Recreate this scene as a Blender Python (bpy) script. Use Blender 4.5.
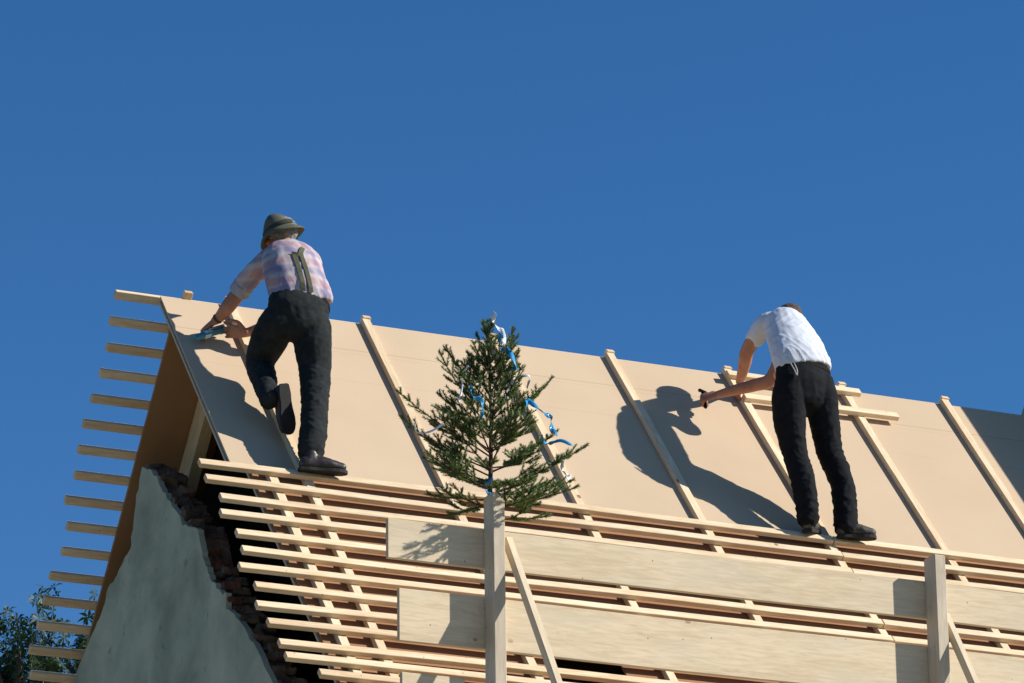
import bpy, bmesh, math, random
import numpy as np
from mathutils import Vector, Matrix, noise
R = math.radians
for o in list(bpy.data.objects): bpy.data.objects.remove(o)
scene = bpy.context.scene
col = scene.collection

# ------------------------------------------------------------------ camera
yaw, pitch, roll = R(25.5), R(18.6), R(-.75)
cf = Vector((math.sin(yaw)*math.cos(pitch), math.cos(yaw)*math.cos(pitch), math.sin(pitch)))
cr0 = Vector((math.cos(yaw), -math.sin(yaw), 0)); cu0 = cr0.cross(cf)
cr = cr0*math.cos(roll) + cu0*math.sin(roll); cu = cu0*math.cos(roll) - cr0*math.sin(roll)
cam_d = bpy.data.cameras.new('camera'); cam = bpy.data.objects.new('camera', cam_d); col.objects.link(cam)
cam_d.sensor_width = 36; cam_d.lens = 4500/1024*36; cam_d.clip_end = 3000; cam_d.clip_start = .1
cam.matrix_world = Matrix(((cr.x, cu.x, -cf.x, 0), (cr.y, cu.y, -cf.y, 0), (cr.z, cu.z, -cf.z, 1.6), (0, 0, 0, 1)))
scene.camera = cam

# ------------------------------------------------------------------ light
SUN = Vector((1.7, -1, 1.27)).normalized()
w = bpy.data.worlds.new('World'); scene.world = w; w.use_nodes = True
nt = w.node_tree; bg = nt.nodes['Background']
sky = nt.nodes.new('ShaderNodeTexSky'); sky.sky_type = 'NISHITA'; sky.sun_disc = False
sky.sun_elevation = math.asin(SUN.z); sky.sun_rotation = math.atan2(SUN.x, SUN.y)
sky.altitude = 1500; sky.air_density = 1.0; sky.dust_density = 0.1; sky.ozone_density = 4.0
hs_ = nt.nodes.new('ShaderNodeHueSaturation'); hs_.inputs['Saturation'].default_value = 1.25; hs_.inputs['Hue'].default_value = .503
nt.links.new(sky.outputs[0], hs_.inputs['Color']); nt.links.new(hs_.outputs[0], bg.inputs[0]); bg.inputs[1].default_value = .086
sl = bpy.data.lights.new('sun', 'SUN'); sl.energy = 5.0; sl.angle = R(.53); sl.color = (1, .95, .87)
so = bpy.data.objects.new('sun', sl); col.objects.link(so); so.location = (30, -20, 40)
so.rotation_euler = SUN.to_track_quat('Z', 'Y').to_euler()
scene.view_settings.view_transform = 'Standard'; scene.view_settings.look = 'None'
scene.view_settings.exposure = 0.42; scene.view_settings.gamma = 1
scene.render.engine = 'CYCLES'

# ------------------------------------------------------------------ frame of the roof
TH = R(50)
P0 = Vector((8.71213, 22.95982, 10.14082))
AX = Vector((1, 0, 0)); AS = Vector((0, math.cos(TH), math.sin(TH))); AN = Vector((0, -math.sin(TH), math.cos(TH)))
FD = Vector((0, math.cos(TH), -math.sin(TH))); FN = Vector((0, math.sin(TH), math.cos(TH)))
def near(u, v, h=0): return P0 + AX*u - AS*v + AN*h
def farp(u, v, h=0): return P0 + AX*u + FD*v + FN*h
M_NEAR = Matrix((AX, AS, AN)).transposed().to_4x4()      # local x along ridge, y up the slope, z out of the roof
M_FAR = Matrix((AX, FD, FN)).transposed().to_4x4()
M_FAR = Matrix((-AX, FD, FN)).transposed().to_4x4() if False else M_FAR
HB = Vector((P0.x, P0.y, 0))

# ------------------------------------------------------------------ materials
def mat(name, rough=.7, spec=.3):
    m = bpy.data.materials.new(name); m.use_nodes = True
    b = m.node_tree.nodes['Principled BSDF']; b.inputs['Roughness'].default_value = rough
    b.inputs['Specular IOR Level'].default_value = spec
    return m, m.node_tree, b
def N(nt, t, **k):
    n = nt.nodes.new(t)
    for a, v in k.items():
        if a in n.inputs: n.inputs[a].default_value = v
        else: setattr(n, a, v)
    return n
def ramp(nt, fac, stops):
    r = nt.nodes.new('ShaderNodeValToRGB'); e = r.color_ramp.elements
    while len(e) < len(stops): e.new(.5)
    for i, (p, c) in enumerate(stops): e[i].position = p; e[i].color = (*c, 1)
    nt.links.new(fac, r.inputs[0]); return r.outputs[0]
def mix(nt, a, b, fac, mode='MIX'):
    m = nt.nodes.new('ShaderNodeMix'); m.data_type = 'RGBA'; m.blend_type = mode
    for s, v in ((0, fac), (6, a), (7, b)):
        if isinstance(v, bpy.types.NodeSocket): nt.links.new(v, m.inputs[s])
        else: m.inputs[s].default_value = v if s == 0 else (*v, 1)
    return m.outputs[2]
def mth(nt, op, a, b=0.0, c=None):
    m = nt.nodes.new('ShaderNodeMath'); m.operation = op
    for i, v in enumerate((a, b) if c is None else (a, b, c)):
        if isinstance(v, bpy.types.NodeSocket): nt.links.new(v, m.inputs[i])
        else: m.inputs[i].default_value = v
    return m.outputs[0]
def coords(nt, scale=(1, 1, 1), rnd=True, src='Object'):
    tc = nt.nodes.new('ShaderNodeTexCoord'); mp = nt.nodes.new('ShaderNodeMapping'); mp.inputs[3].default_value = scale
    nt.links.new(tc.outputs[src], mp.inputs[0])
    if rnd:
        oi = nt.nodes.new('ShaderNodeObjectInfo')
        cb = nt.nodes.new('ShaderNodeCombineXYZ')
        for i, k in enumerate((37., 11., 23.)): nt.links.new(mth(nt, 'MULTIPLY', oi.outputs['Random'], k), cb.inputs[i])
        nt.links.new(cb.outputs[0], mp.inputs[1])
    return mp.outputs[0]
def noise_t(nt, vec, scale, detail=4, rough=.55, dist=0):
    n = N(nt, 'ShaderNodeTexNoise', Scale=scale, Detail=detail, Roughness=rough, Distortion=dist)
    nt.links.new(vec, n.inputs['Vector']); return n.outputs[0]
def bump(nt, b, h, strength, dist=.002):
    n = N(nt, 'ShaderNodeBump', Strength=strength, Distance=dist); nt.links.new(h, n.inputs['Height'])
    nt.links.new(n.outputs[0], b.inputs['Normal'])
def wood(name, c1, c2, knot=(.16, .09, .045), axis=0, vary=.12, knots=1.0, stain=None, rough=.75, kscale=5.0):
    m, nt, b = mat(name, rough, .2)
    s = [7., 60., 60.]
    if axis == 2: s = [60., 60., 7.]
    g = noise_t(nt, coords(nt, s), 1.0, 5, .6, .6)
    s2 = [1.2, 9, 9] if axis == 0 else [9, 9, 1.2]
    g2 = noise_t(nt, coords(nt, s2), 1.0, 3)
    c = ramp(nt, mth(nt, 'ADD', mth(nt, 'MULTIPLY', g, .6), mth(nt, 'MULTIPLY', g2, .4)), [(.36, c2), (.6, c1)])
    oi = nt.nodes.new('ShaderNodeObjectInfo')
    k = mth(nt, 'ADD', 1 - vary/2, mth(nt, 'MULTIPLY', oi.outputs['Random'], vary))
    cc = nt.nodes.new('ShaderNodeCombineColor')
    for i in range(3): nt.links.new(k, cc.inputs[i])
    c = mix(nt, c, cc.outputs[0], 1.0, 'MULTIPLY')
    if knots:
        vo = N(nt, 'ShaderNodeTexVoronoi', Scale=kscale); sk = (.7, 1, 1) if axis == 0 else (1, 1, .7)
        nt.links.new(coords(nt, sk), vo.inputs['Vector'])
        kk = mth(nt, 'LESS_THAN', mth(nt, 'ADD', vo.outputs['Distance'], mth(nt, 'MULTIPLY', g, .03)), .068)
        rim = mth(nt, 'LESS_THAN', vo.outputs['Distance'], .17)
        c = mix(nt, c, tuple(.75*x for x in c2), mth(nt, 'MULTIPLY', rim, .18*knots))
        c = mix(nt, c, knot, mth(nt, 'MULTIPLY', kk, .8*knots))
    vp = N(nt, 'ShaderNodeTexVoronoi', Scale=11.); nt.links.new(coords(nt, (1, 1, 1)), vp.inputs['Vector'])
    c = mix(nt, c, (.10, .07, .05), mth(nt, 'MULTIPLY', mth(nt, 'LESS_THAN', vp.outputs['Distance'], .05), .7))
    if stain:
        st = ramp(nt, noise_t(nt, coords(nt, (1.5, 5, 5) if axis == 0 else (5, 5, 1.5)), 1.3, 4), [(.45, (0, 0, 0)), (.7, (1, 1, 1))])
        c = mix(nt, c, stain, mth(nt, 'MULTIPLY', st, .55))
    # sawn end grain is a warmer, darker colour
    tc = nt.nodes.new('ShaderNodeTexCoord'); sx = nt.nodes.new('ShaderNodeSeparateXYZ'); nt.links.new(tc.outputs['Normal'], sx.inputs[0])
    en = mth(nt, 'GREATER_THAN', mth(nt, 'ABSOLUTE', sx.outputs[0 if axis == 0 else 2]), .9)
    c = mix(nt, c, (c2[0]*.85, c2[1]*.62, c2[2]*.45), mth(nt, 'MULTIPLY', en, .4))
    nt.links.new(c, b.inputs['Base Color']); bump(nt, b, g, .35, .0015)
    return m
MW = {}
MW['batten'] = wood('new_spruce_batten', (.78, .63, .43), (.60, .43, .25), vary=.16, kscale=4.)
MW['farbatten'] = MW['batten']
MW['board'] = wood('scaffold_board_wood', (.69, .565, .39), (.53, .415, .265), knot=(.25, .15, .08), vary=.05, knots=.8, stain=(.56, .49, .36), kscale=4.6)
MW['post'] = wood('grey_post_wood', (.60, .51, .39), (.44, .37, .27), axis=2, vary=.06, stain=(.40, .35, .28), kscale=5.)
MW['rafter'] = wood('rafter_wood', (.60, .46, .28), (.50, .35, .19), vary=.08)

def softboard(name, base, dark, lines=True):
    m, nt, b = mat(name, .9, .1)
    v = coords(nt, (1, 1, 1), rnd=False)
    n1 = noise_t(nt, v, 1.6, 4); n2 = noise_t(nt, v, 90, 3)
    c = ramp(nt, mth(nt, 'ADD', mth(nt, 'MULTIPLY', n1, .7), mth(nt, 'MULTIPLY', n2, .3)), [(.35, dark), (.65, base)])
    if lines:
        sx = nt.nodes.new('ShaderNodeSeparateXYZ'); nt.links.new(v, sx.inputs[0])
        wob = mth(nt, 'MULTIPLY', noise_t(nt, v, .7, 2), .02)
        for y, wd, k in ((-.322, .0028, .50), (-.362, .0018, .22), (-.672, .0022, .20)):
            d = mth(nt, 'ABSOLUTE', mth(nt, 'ADD', mth(nt, 'SUBTRACT', sx.outputs[1], y), mth(nt, 'SUBTRACT', wob, .01)))
            ln = mth(nt, 'MULTIPLY', mth(nt, 'LESS_THAN', d, wd), k)
            if k < .3: ln = mth(nt, 'MULTIPLY', ln, ramp(nt, noise_t(nt, v, 1.1, 1), [(.42, (0, 0, 0)), (.55, (1, 1, 1))]))
            c = mix(nt, c, (.24, .15, .09), ln)
        # small scuffs
        vo = N(nt, 'ShaderNodeTexVoronoi', Scale=6.); nt.links.new(coords(nt, (1, 2.5, 1), False), vo.inputs['Vector'])
        c = mix(nt, c, dark, mth(nt, 'MULTIPLY', mth(nt, 'LESS_THAN', vo.outputs['Distance'], .05), .5))
    nt.links.new(c, b.inputs['Base Color']); bump(nt, b, n2, .15, .001)
    return m
MW['soft'] = softboard('tan_fibreboard', (.55, .422, .290), (.51, .388, .262))
MW['softred'] = softboard('gap_shade_fibreboard', (.36, .20, .105), (.29, .15, .08), False)  # red-brown of the shaded gaps between battens, put into the board colour
MW['softdark'] = softboard('underside_shade_fibreboard', (.34, .20, .105), (.28, .16, .08), False)  # same board as the tan one, its bounce-lit underside shade painted in

def plain(name, c, c2=None, rough=.8, spec=.25, scale=12, bstr=.2, bscale=None, metal=0):
    m, nt, b = mat(name, rough, spec); v = coords(nt, (1, 1, 1), False)
    n = noise_t(nt, v, scale, 4)
    cc = ramp(nt, n, [(.35, c2 or tuple(x*.75 for x in c)), (.65, c)])
    nt.links.new(cc, b.inputs['Base Color']); b.inputs['Metallic'].default_value = metal
    if bstr: bump(nt, b, noise_t(nt, v, bscale or scale*6, 3), bstr, .003)
    return m

# ------------------------------------------------------------------ object helpers
WM = {}
def link(o, parent=None, world=None):
    col.objects.link(o)
    world = world or Matrix()
    if parent is not None:
        o.parent = parent; o.matrix_basis = WM[parent.name].inverted() @ world
    else: o.matrix_basis = world
    WM[o.name] = world.copy()
    return o
def thing(name, loc, label=None, cat=None, group=None):
    o = bpy.data.objects.new(name, None); o.empty_display_size = .2
    link(o, None, Matrix.Translation(loc)); tag(o, label, cat, group); return o
def tag(o, label=None, cat=None, group=None, kind=None):
    if label: o['label'] = label
    if cat: o['category'] = cat
    if group: o['group'] = group
    if kind: o['kind'] = kind
    return o
def mesh_obj(name, verts, faces, m, parent=None, world=None, smooth=False):
    me = bpy.data.meshes.new(name); me.from_pydata([tuple(v) for v in verts], [], faces); me.update()
    if smooth:
        for p in me.polygons: p.use_smooth = True
    me.materials.append(m)
    return link(bpy.data.objects.new(name, me), parent, world)
def bm_obj(name, bm, m, parent=None, world=None, smooth=False):
    me = bpy.data.meshes.new(name); bmesh.ops.recalc_face_normals(bm, faces=bm.faces); bm.to_mesh(me); bm.free()
    if smooth:
        for p in me.polygons: p.use_smooth = True
    me.materials.append(m)
    return link(bpy.data.objects.new(name, me), parent, world)
def add_box(bm, x0, x1, y0, y1, z0, z1, bev=0.0, mtx=None):
    b = bmesh.new(); bmesh.ops.create_cube(b, size=1)
    for v in b.verts:
        v.co = Vector(((x0+x1)/2 + v.co.x*(x1-x0), (y0+y1)/2 + v.co.y*(y1-y0), (z0+z1)/2 + v.co.z*(z1-z0)))
    if bev: bmesh.ops.bevel(b, geom=list(b.edges), offset=bev, segments=1, affect='EDGES')
    if mtx: b.transform(mtx)
    me = bpy.data.meshes.new('t'); b.to_mesh(me); b.free(); bm.from_mesh(me); bpy.data.meshes.remove(me)
def stick(name, a, b_, wid, thk, up, m, parent, bev=.0025, sag=0.0, segs=1):
    """a squared timber from a to b: length on local x, width on y, thickness on z (up = the thickness direction)"""
    a = Vector(a); b_ = Vector(b_); L = (b_-a).length; x = (b_-a)/L; z = (up - x*up.dot(x)).normalized(); y = z.cross(x)
    mt = Matrix((x, y, z)).transposed().to_4x4(); mt.translation = (a+b_)/2
    bm = bmesh.new(); add_box(bm, -L/2, L/2, -wid/2, wid/2, -thk/2, thk/2, bev)
    if segs > 1:
        es = [e for e in bm.edges if abs((e.verts[0].co-e.verts[1].co).x) > L*.5]
        bmesh.ops.subdivide_edges(bm, edges=es, cuts=segs)
        sd = random.random()*100
        for v in bm.verts:
            v.co.z += sag*noise.noise(Vector((v.co.x*.8+sd, 0, 0))); v.co.y += sag*1.2*noise.noise(Vector((v.co.x*.7+sd, 9, 0)))
    return bm_obj(name, bm, m, parent, mt)

random.seed(4)
# ------------------------------------------------------------------ ground
m, nt, b = mat('meadow_grass', .95, .1)
v = coords(nt, (1, 1, 1), False)
nt.links.new(ramp(nt, noise_t(nt, v, .4, 8, .7), [(.3, (.05, .07, .02)), (.7, (.11, .12, .05))]), b.inputs['Base Color'])
tag(mesh_obj('ground', [(-900, -900, 0), (900, -900, 0), (900, 900, 0), (-900, 900, 0)], [(0, 1, 2, 3)], m), kind='structure')

m, nt, b = mat('bounce_gravel', .95, .1); v = coords(nt, (1, 1, 1), False)
nt.links.new(ramp(nt, noise_t(nt, v, 3, 8, .7), [(.3, (.36, .29, .20)), (.7, (.50, .42, .30))]), b.inputs['Base Color'])
tag(mesh_obj('bounce_yard', [(-14, 2, .006), (34, 2, .006), (34, 38, .006), (-14, 38, .006)], [(0, 1, 2, 3)], m), kind='structure')  # unseen pale surface added to bounce warm light up under the roof

# ------------------------------------------------------------------ house
house = thing('house', HB, 'old masonry house being re-roofed with tan boards and new pale battens', 'house')
VE = 4.25; UR = 8.6
# near slope boarding: two layers, the lower part set back from the verge, one opening in it
def slab(bm, u0, u1, v0, v1, h0, h1): add_box(bm, u0, u1, -v1, -v0, h0, h1)
MN = M_NEAR.copy(); MN.translation = P0
MF = Matrix((AX, -FD, FN)).transposed().to_4x4()          # local y = up the far slope
MF.translation = P0
bm = bmesh.new()
slab(bm, 0.0, UR, 0.0, 1.76, -.013, 0.0)
near_board = bm_obj('roof_boarding', bm, MW['soft'], house, MN)
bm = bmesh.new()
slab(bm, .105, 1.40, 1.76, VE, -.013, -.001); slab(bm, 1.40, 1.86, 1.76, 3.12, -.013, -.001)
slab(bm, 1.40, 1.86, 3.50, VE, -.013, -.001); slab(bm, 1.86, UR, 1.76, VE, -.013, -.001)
bm_obj('lower_boarding', bm, MW['softred'], house, MN)  # lower boards, coloured with the shade of the batten gaps
bm = bmesh.new()
slab(bm, -.010, UR, 0.03, 1.75, -.030, -.017); slab(bm, .092, 1.40, 1.75, VE, -.030, -.017)
bm_obj('boarding_underlayer', bm, MW['soft'], house, MN)
# far slope boarding seen from beneath
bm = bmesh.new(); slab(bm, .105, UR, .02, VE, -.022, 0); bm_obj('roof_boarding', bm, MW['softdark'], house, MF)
# rafters
RU = [.415, 1.28, 2.11, 2.88, 3.68, 4.475, 5.21, 6.0, 6.8, 7.6, 8.4]
for u in RU:
    stick('rafter', farp(u, .07, -.112), farp(u, VE, -.112), .075, .165, FN, MW['rafter'], house)
    stick('rafter', near(u, .07, -.115), near(u, VE, -.115), .075, .165, AN, MW['rafter'], house)
# counter battens on both slopes
for u in [.205] + RU:
    v0 = 1.78 if u == .205 else -.012
    stick('counter_batten', near(u, v0, .017), near(u, VE, .017), .052, .034, AN, MW['batten'], house, segs=6, sag=.006)
for u in [.16] + RU:
    stick('counter_batten', farp(u+.006, -.045, .015), farp(u+.012, VE, .015), .052, .030, FN, MW['batten'], house)
# tiling battens, near slope: each course is two lengths butted over a counter batten
rows = [(-.225, 1.838), (-.235, 1.994), (-.150, 2.161), (-.160, 2.318), (-.115, 2.494), (-.08, 2.659), (-.12, 2.815), (-.075, 2.984),
        (-.075, 3.150), (-.04, 3.310), (.0, 3.475), (.02, 3.602), (.17, 3.723), (.1, 3.88), (.12, 4.04), (.1, 4.19)]
rows = [(-.225, 1.838), (-.235, 1.994), (-.192, 2.161), (-.225, 2.318), (-.184, 2.494), (-.19, 2.659), (-.24, 2.815), (-.205, 2.984),
        (-.231, 3.15), (-.205, 3.31), (-.19, 3.485), (-.193, 3.602), (-.032, 3.723), (-.1, 3.88), (-.12, 4.04), (-.1, 4.19)]
for i, (u0, v) in enumerate(rows):
    for a, b_ in ((u0, 3.685), (3.690, UR+.2)):
        stick('tile_batten', near(a+random.uniform(-.006, .006)*(a < 0), v, .0500), near(b_, v+.004*random.uniform(-1, 1), .0500), .050, .031, AN, MW['batten'], house, segs=10, sag=.008)
# tiling battens, far slope, running out past the verge
fl = [-.256, -.247, -.224, -.225, -.238, -.247, -.237, -.218, -.237, -.185, -.176, -.209, -.21, -.207, -.218, -.172, -.2, -.2, -.21, -.2, -.2, -.2, -.2, -.2]
for i, u0 in enumerate(fl):
    v = .045 + .1628*i
    stick('tile_batten', farp(u0, v, .0455), farp(UR, v+.003*random.uniform(-1, 1), .0455), .052, .031, FN, MW['farbatten'], house)
# walls
mp_, nt, b = mat('old_grey_render', .95, .1)
v = coords(nt, (1, 1, 1), False)
n1 = noise_t(nt, v, 1.7, 6, .6, .8); n2 = noise_t(nt, v, 14, 5); n3 = noise_t(nt, coords(nt, (1, 1, 1), False), 2.1, 3)
c = ramp(nt, mth(nt, 'ADD', mth(nt, 'MULTIPLY', n1, .5), mth(nt, 'MULTIPLY', n3, .5)), [(.34, (.23, .25, .185)), (.47, (.33, .35, .26)), (.58, (.43, .44, .33)), (.70, (.48, .48, .36))])
c = mix(nt, c, (.07, .085, .07), mth(nt, 'MULTIPLY', ramp(nt, n2, [(.28, (1, 1, 1)), (.36, (0, 0, 0))]), .4))
nt.links.new(c, b.inputs['Base Color']); bump(nt, b, mth(nt, 'ADD', n2, mth(nt, 'MULTIPLY', n1, 2)), .5, .02)
MW['render'] = mp_
MW['stone'] = plain('dark_rubble', (.18, .12, .08), (.06, .045, .036), .95, .1, 9, .8, 40)
MW['brick'] = plain('red_brick', (.20, .075, .05), (.08, .04, .03), .95, .1, 14, .8, 50)
MW['dark'] = plain('attic_shade_black', (.016, .012, .009), (.008, .006, .005), .95, .05, 4, .2)  # attic darkness put into the colour
prof_l = [(.395, -.91), (.47, -1.06), (.54, -1.25), (.56, -1.36), (.70, -1.41), (.78, -1.46), (.93, -1.50), (1.02, -1.62), (1.16, -1.70), (1.43, -1.88), (1.75, -2.25), (2.1, -2.62), (2.5, -3.05)]
prof_r = [(.395, -.91), (.27, -.97), (.13, -1.06), (.06, -1.15), (-.15, -1.31), (-.26, -1.43), (-.50, -1.53), (-.545, -1.63), (-.60, -1.74), (-.70, -1.86), (-.86, -1.98), (-.925, -2.00), (-.935, -2.09), (-1.12, -2.20), (-1.33, -2.38), (-1.60, -2.66), (-1.95, -2.98), (-2.3, -3.3), (-2.62, -3.6)]
def rag(pr, amp, sub=5):
    o = []
    for a, b_ in zip(pr, pr[1:]):
        for k in range(sub):
            t = k/sub; p = Vector((a[0]+(b_[0]-a[0])*t, a[1]+(b_[1]-a[1])*t)); n = Vector((-(b_[1]-a[1]), b_[0]-a[0])).normalized()
            o.append(tuple(p + n*amp*noise.noise(Vector((p.x*22, p.y*22, 3)))))
    o.append(pr[-1]); return o
def profile_slab(name, pts, u0, u1, m, parent, rough=0.0):
    """pts (y,z) closed outline relative to the ridge corner, extruded from u0 to u1"""
    bm = bmesh.new()
    f = [bm.verts.new((P0.x+u0, P0.y+y, P0.z+z)) for y, z in pts]; bk = [bm.verts.new((P0.x+u1, P0.y+y, P0.z+z)) for y, z in pts]
    n = len(pts)
    from mathutils.geometry import tessellate_polygon
    for tri in tessellate_polygon([[Vector((y, z, 0)) for y, z in pts]]):
        bm.faces.new([f[i] for i in tri]); bm.faces.new([bk[i] for i in tri][::-1])
    for i in range(n): bm.faces.new((f[i], f[(i+1) % n], bk[(i+1) % n], bk[i]))
    return bm_obj(name, bm, m, parent, Matrix())
ZB = -P0.z
LEFT = rag(prof_l, .02); RIGHT = rag(prof_r, .02)
pl = LEFT[::-1] + RIGHT[1:] + [(-2.62, ZB+.02), (2.5, ZB+.02)]
gable = profile_slab('gable_wall', pl, .05, .085, MW['render'], house)
inset = [(y + (.02 if y < .3 else -.02), z-.035) for y, z in LEFT[::-1] + RIGHT[1:]] + [(-2.60, ZB+.01), (2.48, ZB+.01)]
profile_slab('masonry_core', inset, .0855, .24, MW['stone'], gable)
# eaves walls and right gable close the house
for y0, y1 in ((-2.60, -2.35), (2.25, 2.49)):
    bm = bmesh.new(); add_box(bm, P0.x+.245, P0.x+UR, P0.y+y0, P0.y+y1, .01, P0.z-3.36); bm_obj('wall', bm, MW['render'], house)
profile_slab('wall', [(0, -.24), (2.4, -3.1), (2.4, -3.5), (2.2, ZB+.02), (-2.3, ZB+.02), (-2.5, -3.5), (-2.5, -3.22)], UR-.3, UR-.05, MW['render'], house)
# added near-black panel behind the first rafters, standing in for the unlit attic
profile_slab('attic_shade_panel', [(0, -.30), (2.2, -2.93), (2.2, -3.6), (-2.2, -3.6), (-2.2, -2.93)], .50, .53, MW['dark'], house)
bm = bmesh.new(); add_box(bm, P0.x+.26, P0.x+UR-.31, P0.y-2.34, P0.y+2.24, P0.z-3.75, P0.z-3.61); bm_obj('attic_floor', bm, MW['dark'], house)  # floor takes the same painted-in darkness

# two loose battens laid on the counter battens by the right-hand man
for lab, a, b_, v0, v1 in (('short pale batten lying along the ridge behind the man in the white shirt', 3.635, 4.56, .085, .090),
                   ('pale batten just below the ridge sticking out right of the man in white', 3.66, 4.735, .335, .318)):
    o = stick('loose_batten', near(a, v0, .0505), near(b_, v1, .0505), .052, .032, AN, MW['batten'], None, segs=5, sag=.004)
    tag(o, lab, 'batten', 'loose battens on the upper roof')

# neighbouring fire wall beyond the right edge of the picture (casts the broad shadow on the roof)
fw = profile_slab('fire_wall', [(y, z) for y, z in [(-2.8, ZB+.01), (-2.8, -1.8), (0, 1.55), (2.8, -1.8), (2.8, ZB+.01)]], UR-2.20, UR-1.95, MW['render'], None)
tag(fw, 'tall rendered fire wall rising past the right end of the roof', 'wall')

# ------------------------------------------------------------------ scaffold guard rail
YB = 19.395 - P0.y            # front face of the boards
sc = thing('scaffold', (P0.x+.4, P0.y+YB-.06, 0), 'timber scaffold guard rail with wide pale boards in front of the roof', 'scaffold')
def brd(u0, u1, z0, z1, nm='guard_board', seg=14):
    o = stick(nm, P0+Vector((u0, YB+.015, (z0+z1)/2)), P0+Vector((u1, YB+.015, (z0+z1)/2)), z1-z0, .028, Vector((0, -1, 0)), MW['board'], sc, bev=.002, segs=seg, sag=.005)
    return o
brd(-.147, 4.6, -2.513, -2.312); brd(-.09, 4.6, -2.925, -2.661); brd(-.076, .26, -3.33, -3.083, seg=1)
for u0, u1, zt in ((.355, .0, -2.150), (2.873, .0, -2.192)):
    a = P0+Vector((u0+.046, YB-.058, zt)); g = Vector((a.x, a.y, 0.0))
    bm = bmesh.new(); zz = a.z
    add_box(bm, -.0325, .0325, -.056, .056, 0, zz, .004)
    bm_obj('post', bm, MW['post'], sc, Matrix.Translation(g))
for u0, zt in ((.485, -2.36), (2.985, -2.49)):
    a = P0+Vector((u0+.004, YB-.02, zt)); d = Vector((.03, -.62, -1.07)); 
    stick('brace', a, a+d*5.2, .048, .036, Vector((1, 0, 0)), MW['rafter' if False else 'board'], sc)
# ledgers and deck lower down (below the picture)
bm = bmesh.new(); add_box(bm, P0.x-.3, P0.x+4.8, P0.y+YB+.02, P0.y+YB+.62, P0.z-4.02, P0.z-3.98); bm_obj('deck', bm, MW['board'], sc)
for z in (-4.06,):
    stick('ledger', P0+Vector((-.3, YB-.13, z)), P0+Vector((4.8, YB-.13, z)), .10, .03, Vector((0, -1, 0)), MW['board'], sc)

# ------------------------------------------------------------------ tube modelling for bodies and clothes
def catmull(nodes, sub):
    P = [np.array(n, float) for n in nodes]; P = [2*P[0]-P[1]] + P + [2*P[-1]-P[-2]]; out = []
    for i in range(1, len(P)-2):
        for k in range(sub):
            t = k/sub; a, b_, c, d = P[i-1:i+3]
            q = .5*((2*b_) + (c-a)*t + (2*a-5*b_+4*c-d)*t*t + (3*b_-a-3*c+d)*t**3)
            q[3:] = b_[3:]*(1-t)+c[3:]*t
            out.append(q)
    out.append(P[-2]); return out
def tube(nodes, side=(1, 0, 0), sub=4, seg=20, cap=True, flat=False):
    ns = catmull(nodes, sub) if len(nodes) > 1 else nodes; side = Vector(side)
    rings = []
    for i, n in enumerate(ns):
        p = Vector(n[:3]); a = Vector(ns[max(0, i-1)][:3]); b_ = Vector(ns[min(len(ns)-1, i+1)][:3]); t = (b_-a).normalized()
        s = (side - t*side.dot(t)).normalized(); f = t.cross(s)
        rings.append((p, t, s, f, n[3], n[4]))
    full = []
    def capr(r, sgn, order):
        p, t, s, f, a, b_ = r; o = []
        if flat: return [(p, s, f, a*.5, b_*.5)]
        for ang in (75, 55, 35, 15):
            q = R(ang); o.append((p + t*sgn*math.sin(q)*min(a, b_), s, f, a*math.cos(q), b_*math.cos(q)))
        return o if order else o[::-1]
    full += capr(rings[0], -1, True); full += [(r[0], r[2], r[3], r[4], r[5]) for r in rings]; full += capr(rings[-1], 1, False)
    V, F = [], []
    for p, s, f, a, b_ in full:
        for k in range(seg):
            an = 2*math.pi*k/seg; V.append(p + s*math.cos(an)*a + f*math.sin(an)*b_)
    n = len(full)
    for i in range(n-1):
        for k in range(seg):
            F.append((i*seg+k, i*seg+(k+1) % seg, (i+1)*seg+(k+1) % seg, (i+1)*seg+k))
    F.append(tuple(range(seg))[::-1]); F.append(tuple((n-1)*seg+k for k in range(seg)))
    return V, F
def ellip(c, r, rot=None, seg=20):
    bm = bmesh.new(); bmesh.ops.create_uvsphere(bm, u_segments=seg, v_segments=seg//2+2, radius=1)
    mt = Matrix.Translation(c) @ (rot or Matrix()) @ Matrix.Diagonal((*r, 1)); bm.transform(mt)
    V = [v.co.copy() for v in bm.verts]; bm.faces.ensure_lookup_table(); F = [tuple(v.index for v in f.verts) for f in bm.faces]; bm.free(); return V, F
def fuse(name, pieces, voxel, m, parent, world, disp=None, smooth_it=2):
    """union of closed shapes as ONE continuous surface"""
    V, F = [], []
    for v, f in pieces:
        o = len(V); V += list(v); F += [tuple(i+o for i in q) for q in f]
    me = bpy.data.meshes.new('tmp'); me.from_pydata([tuple(x) for x in V], [], F); me.update()
    bm = bmesh.new(); bm.from_mesh(me); bmesh.ops.recalc_face_normals(bm, faces=bm.faces); bm.to_mesh(me); bm.free()
    t = bpy.data.objects.new('tmp', me); col.objects.link(t)
    r = t.modifiers.new('r', 'REMESH'); r.mode = 'VOXEL'; r.voxel_size = voxel
    if smooth_it:
        s = t.modifiers.new('s', 'SMOOTH'); s.factor = .5; s.iterations = smooth_it
    dg = bpy.context.evaluated_depsgraph_get(); nm = bpy.data.meshes.new_from_object(t.evaluated_get(dg))
    bpy.data.objects.remove(t); bpy.data.meshes.remove(me)
    nm.name = name
    if disp:
        nrm = [v.normal.copy() for v in nm.vertices]
        for v, n in zip(nm.vertices, nrm): v.co += n*disp(v.co)
    for p in nm.polygons: p.use_smooth = True
    nm.materials.clear(); nm.materials.append(m)
    return link(bpy.data.objects.new(name, nm), parent, world)
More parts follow.
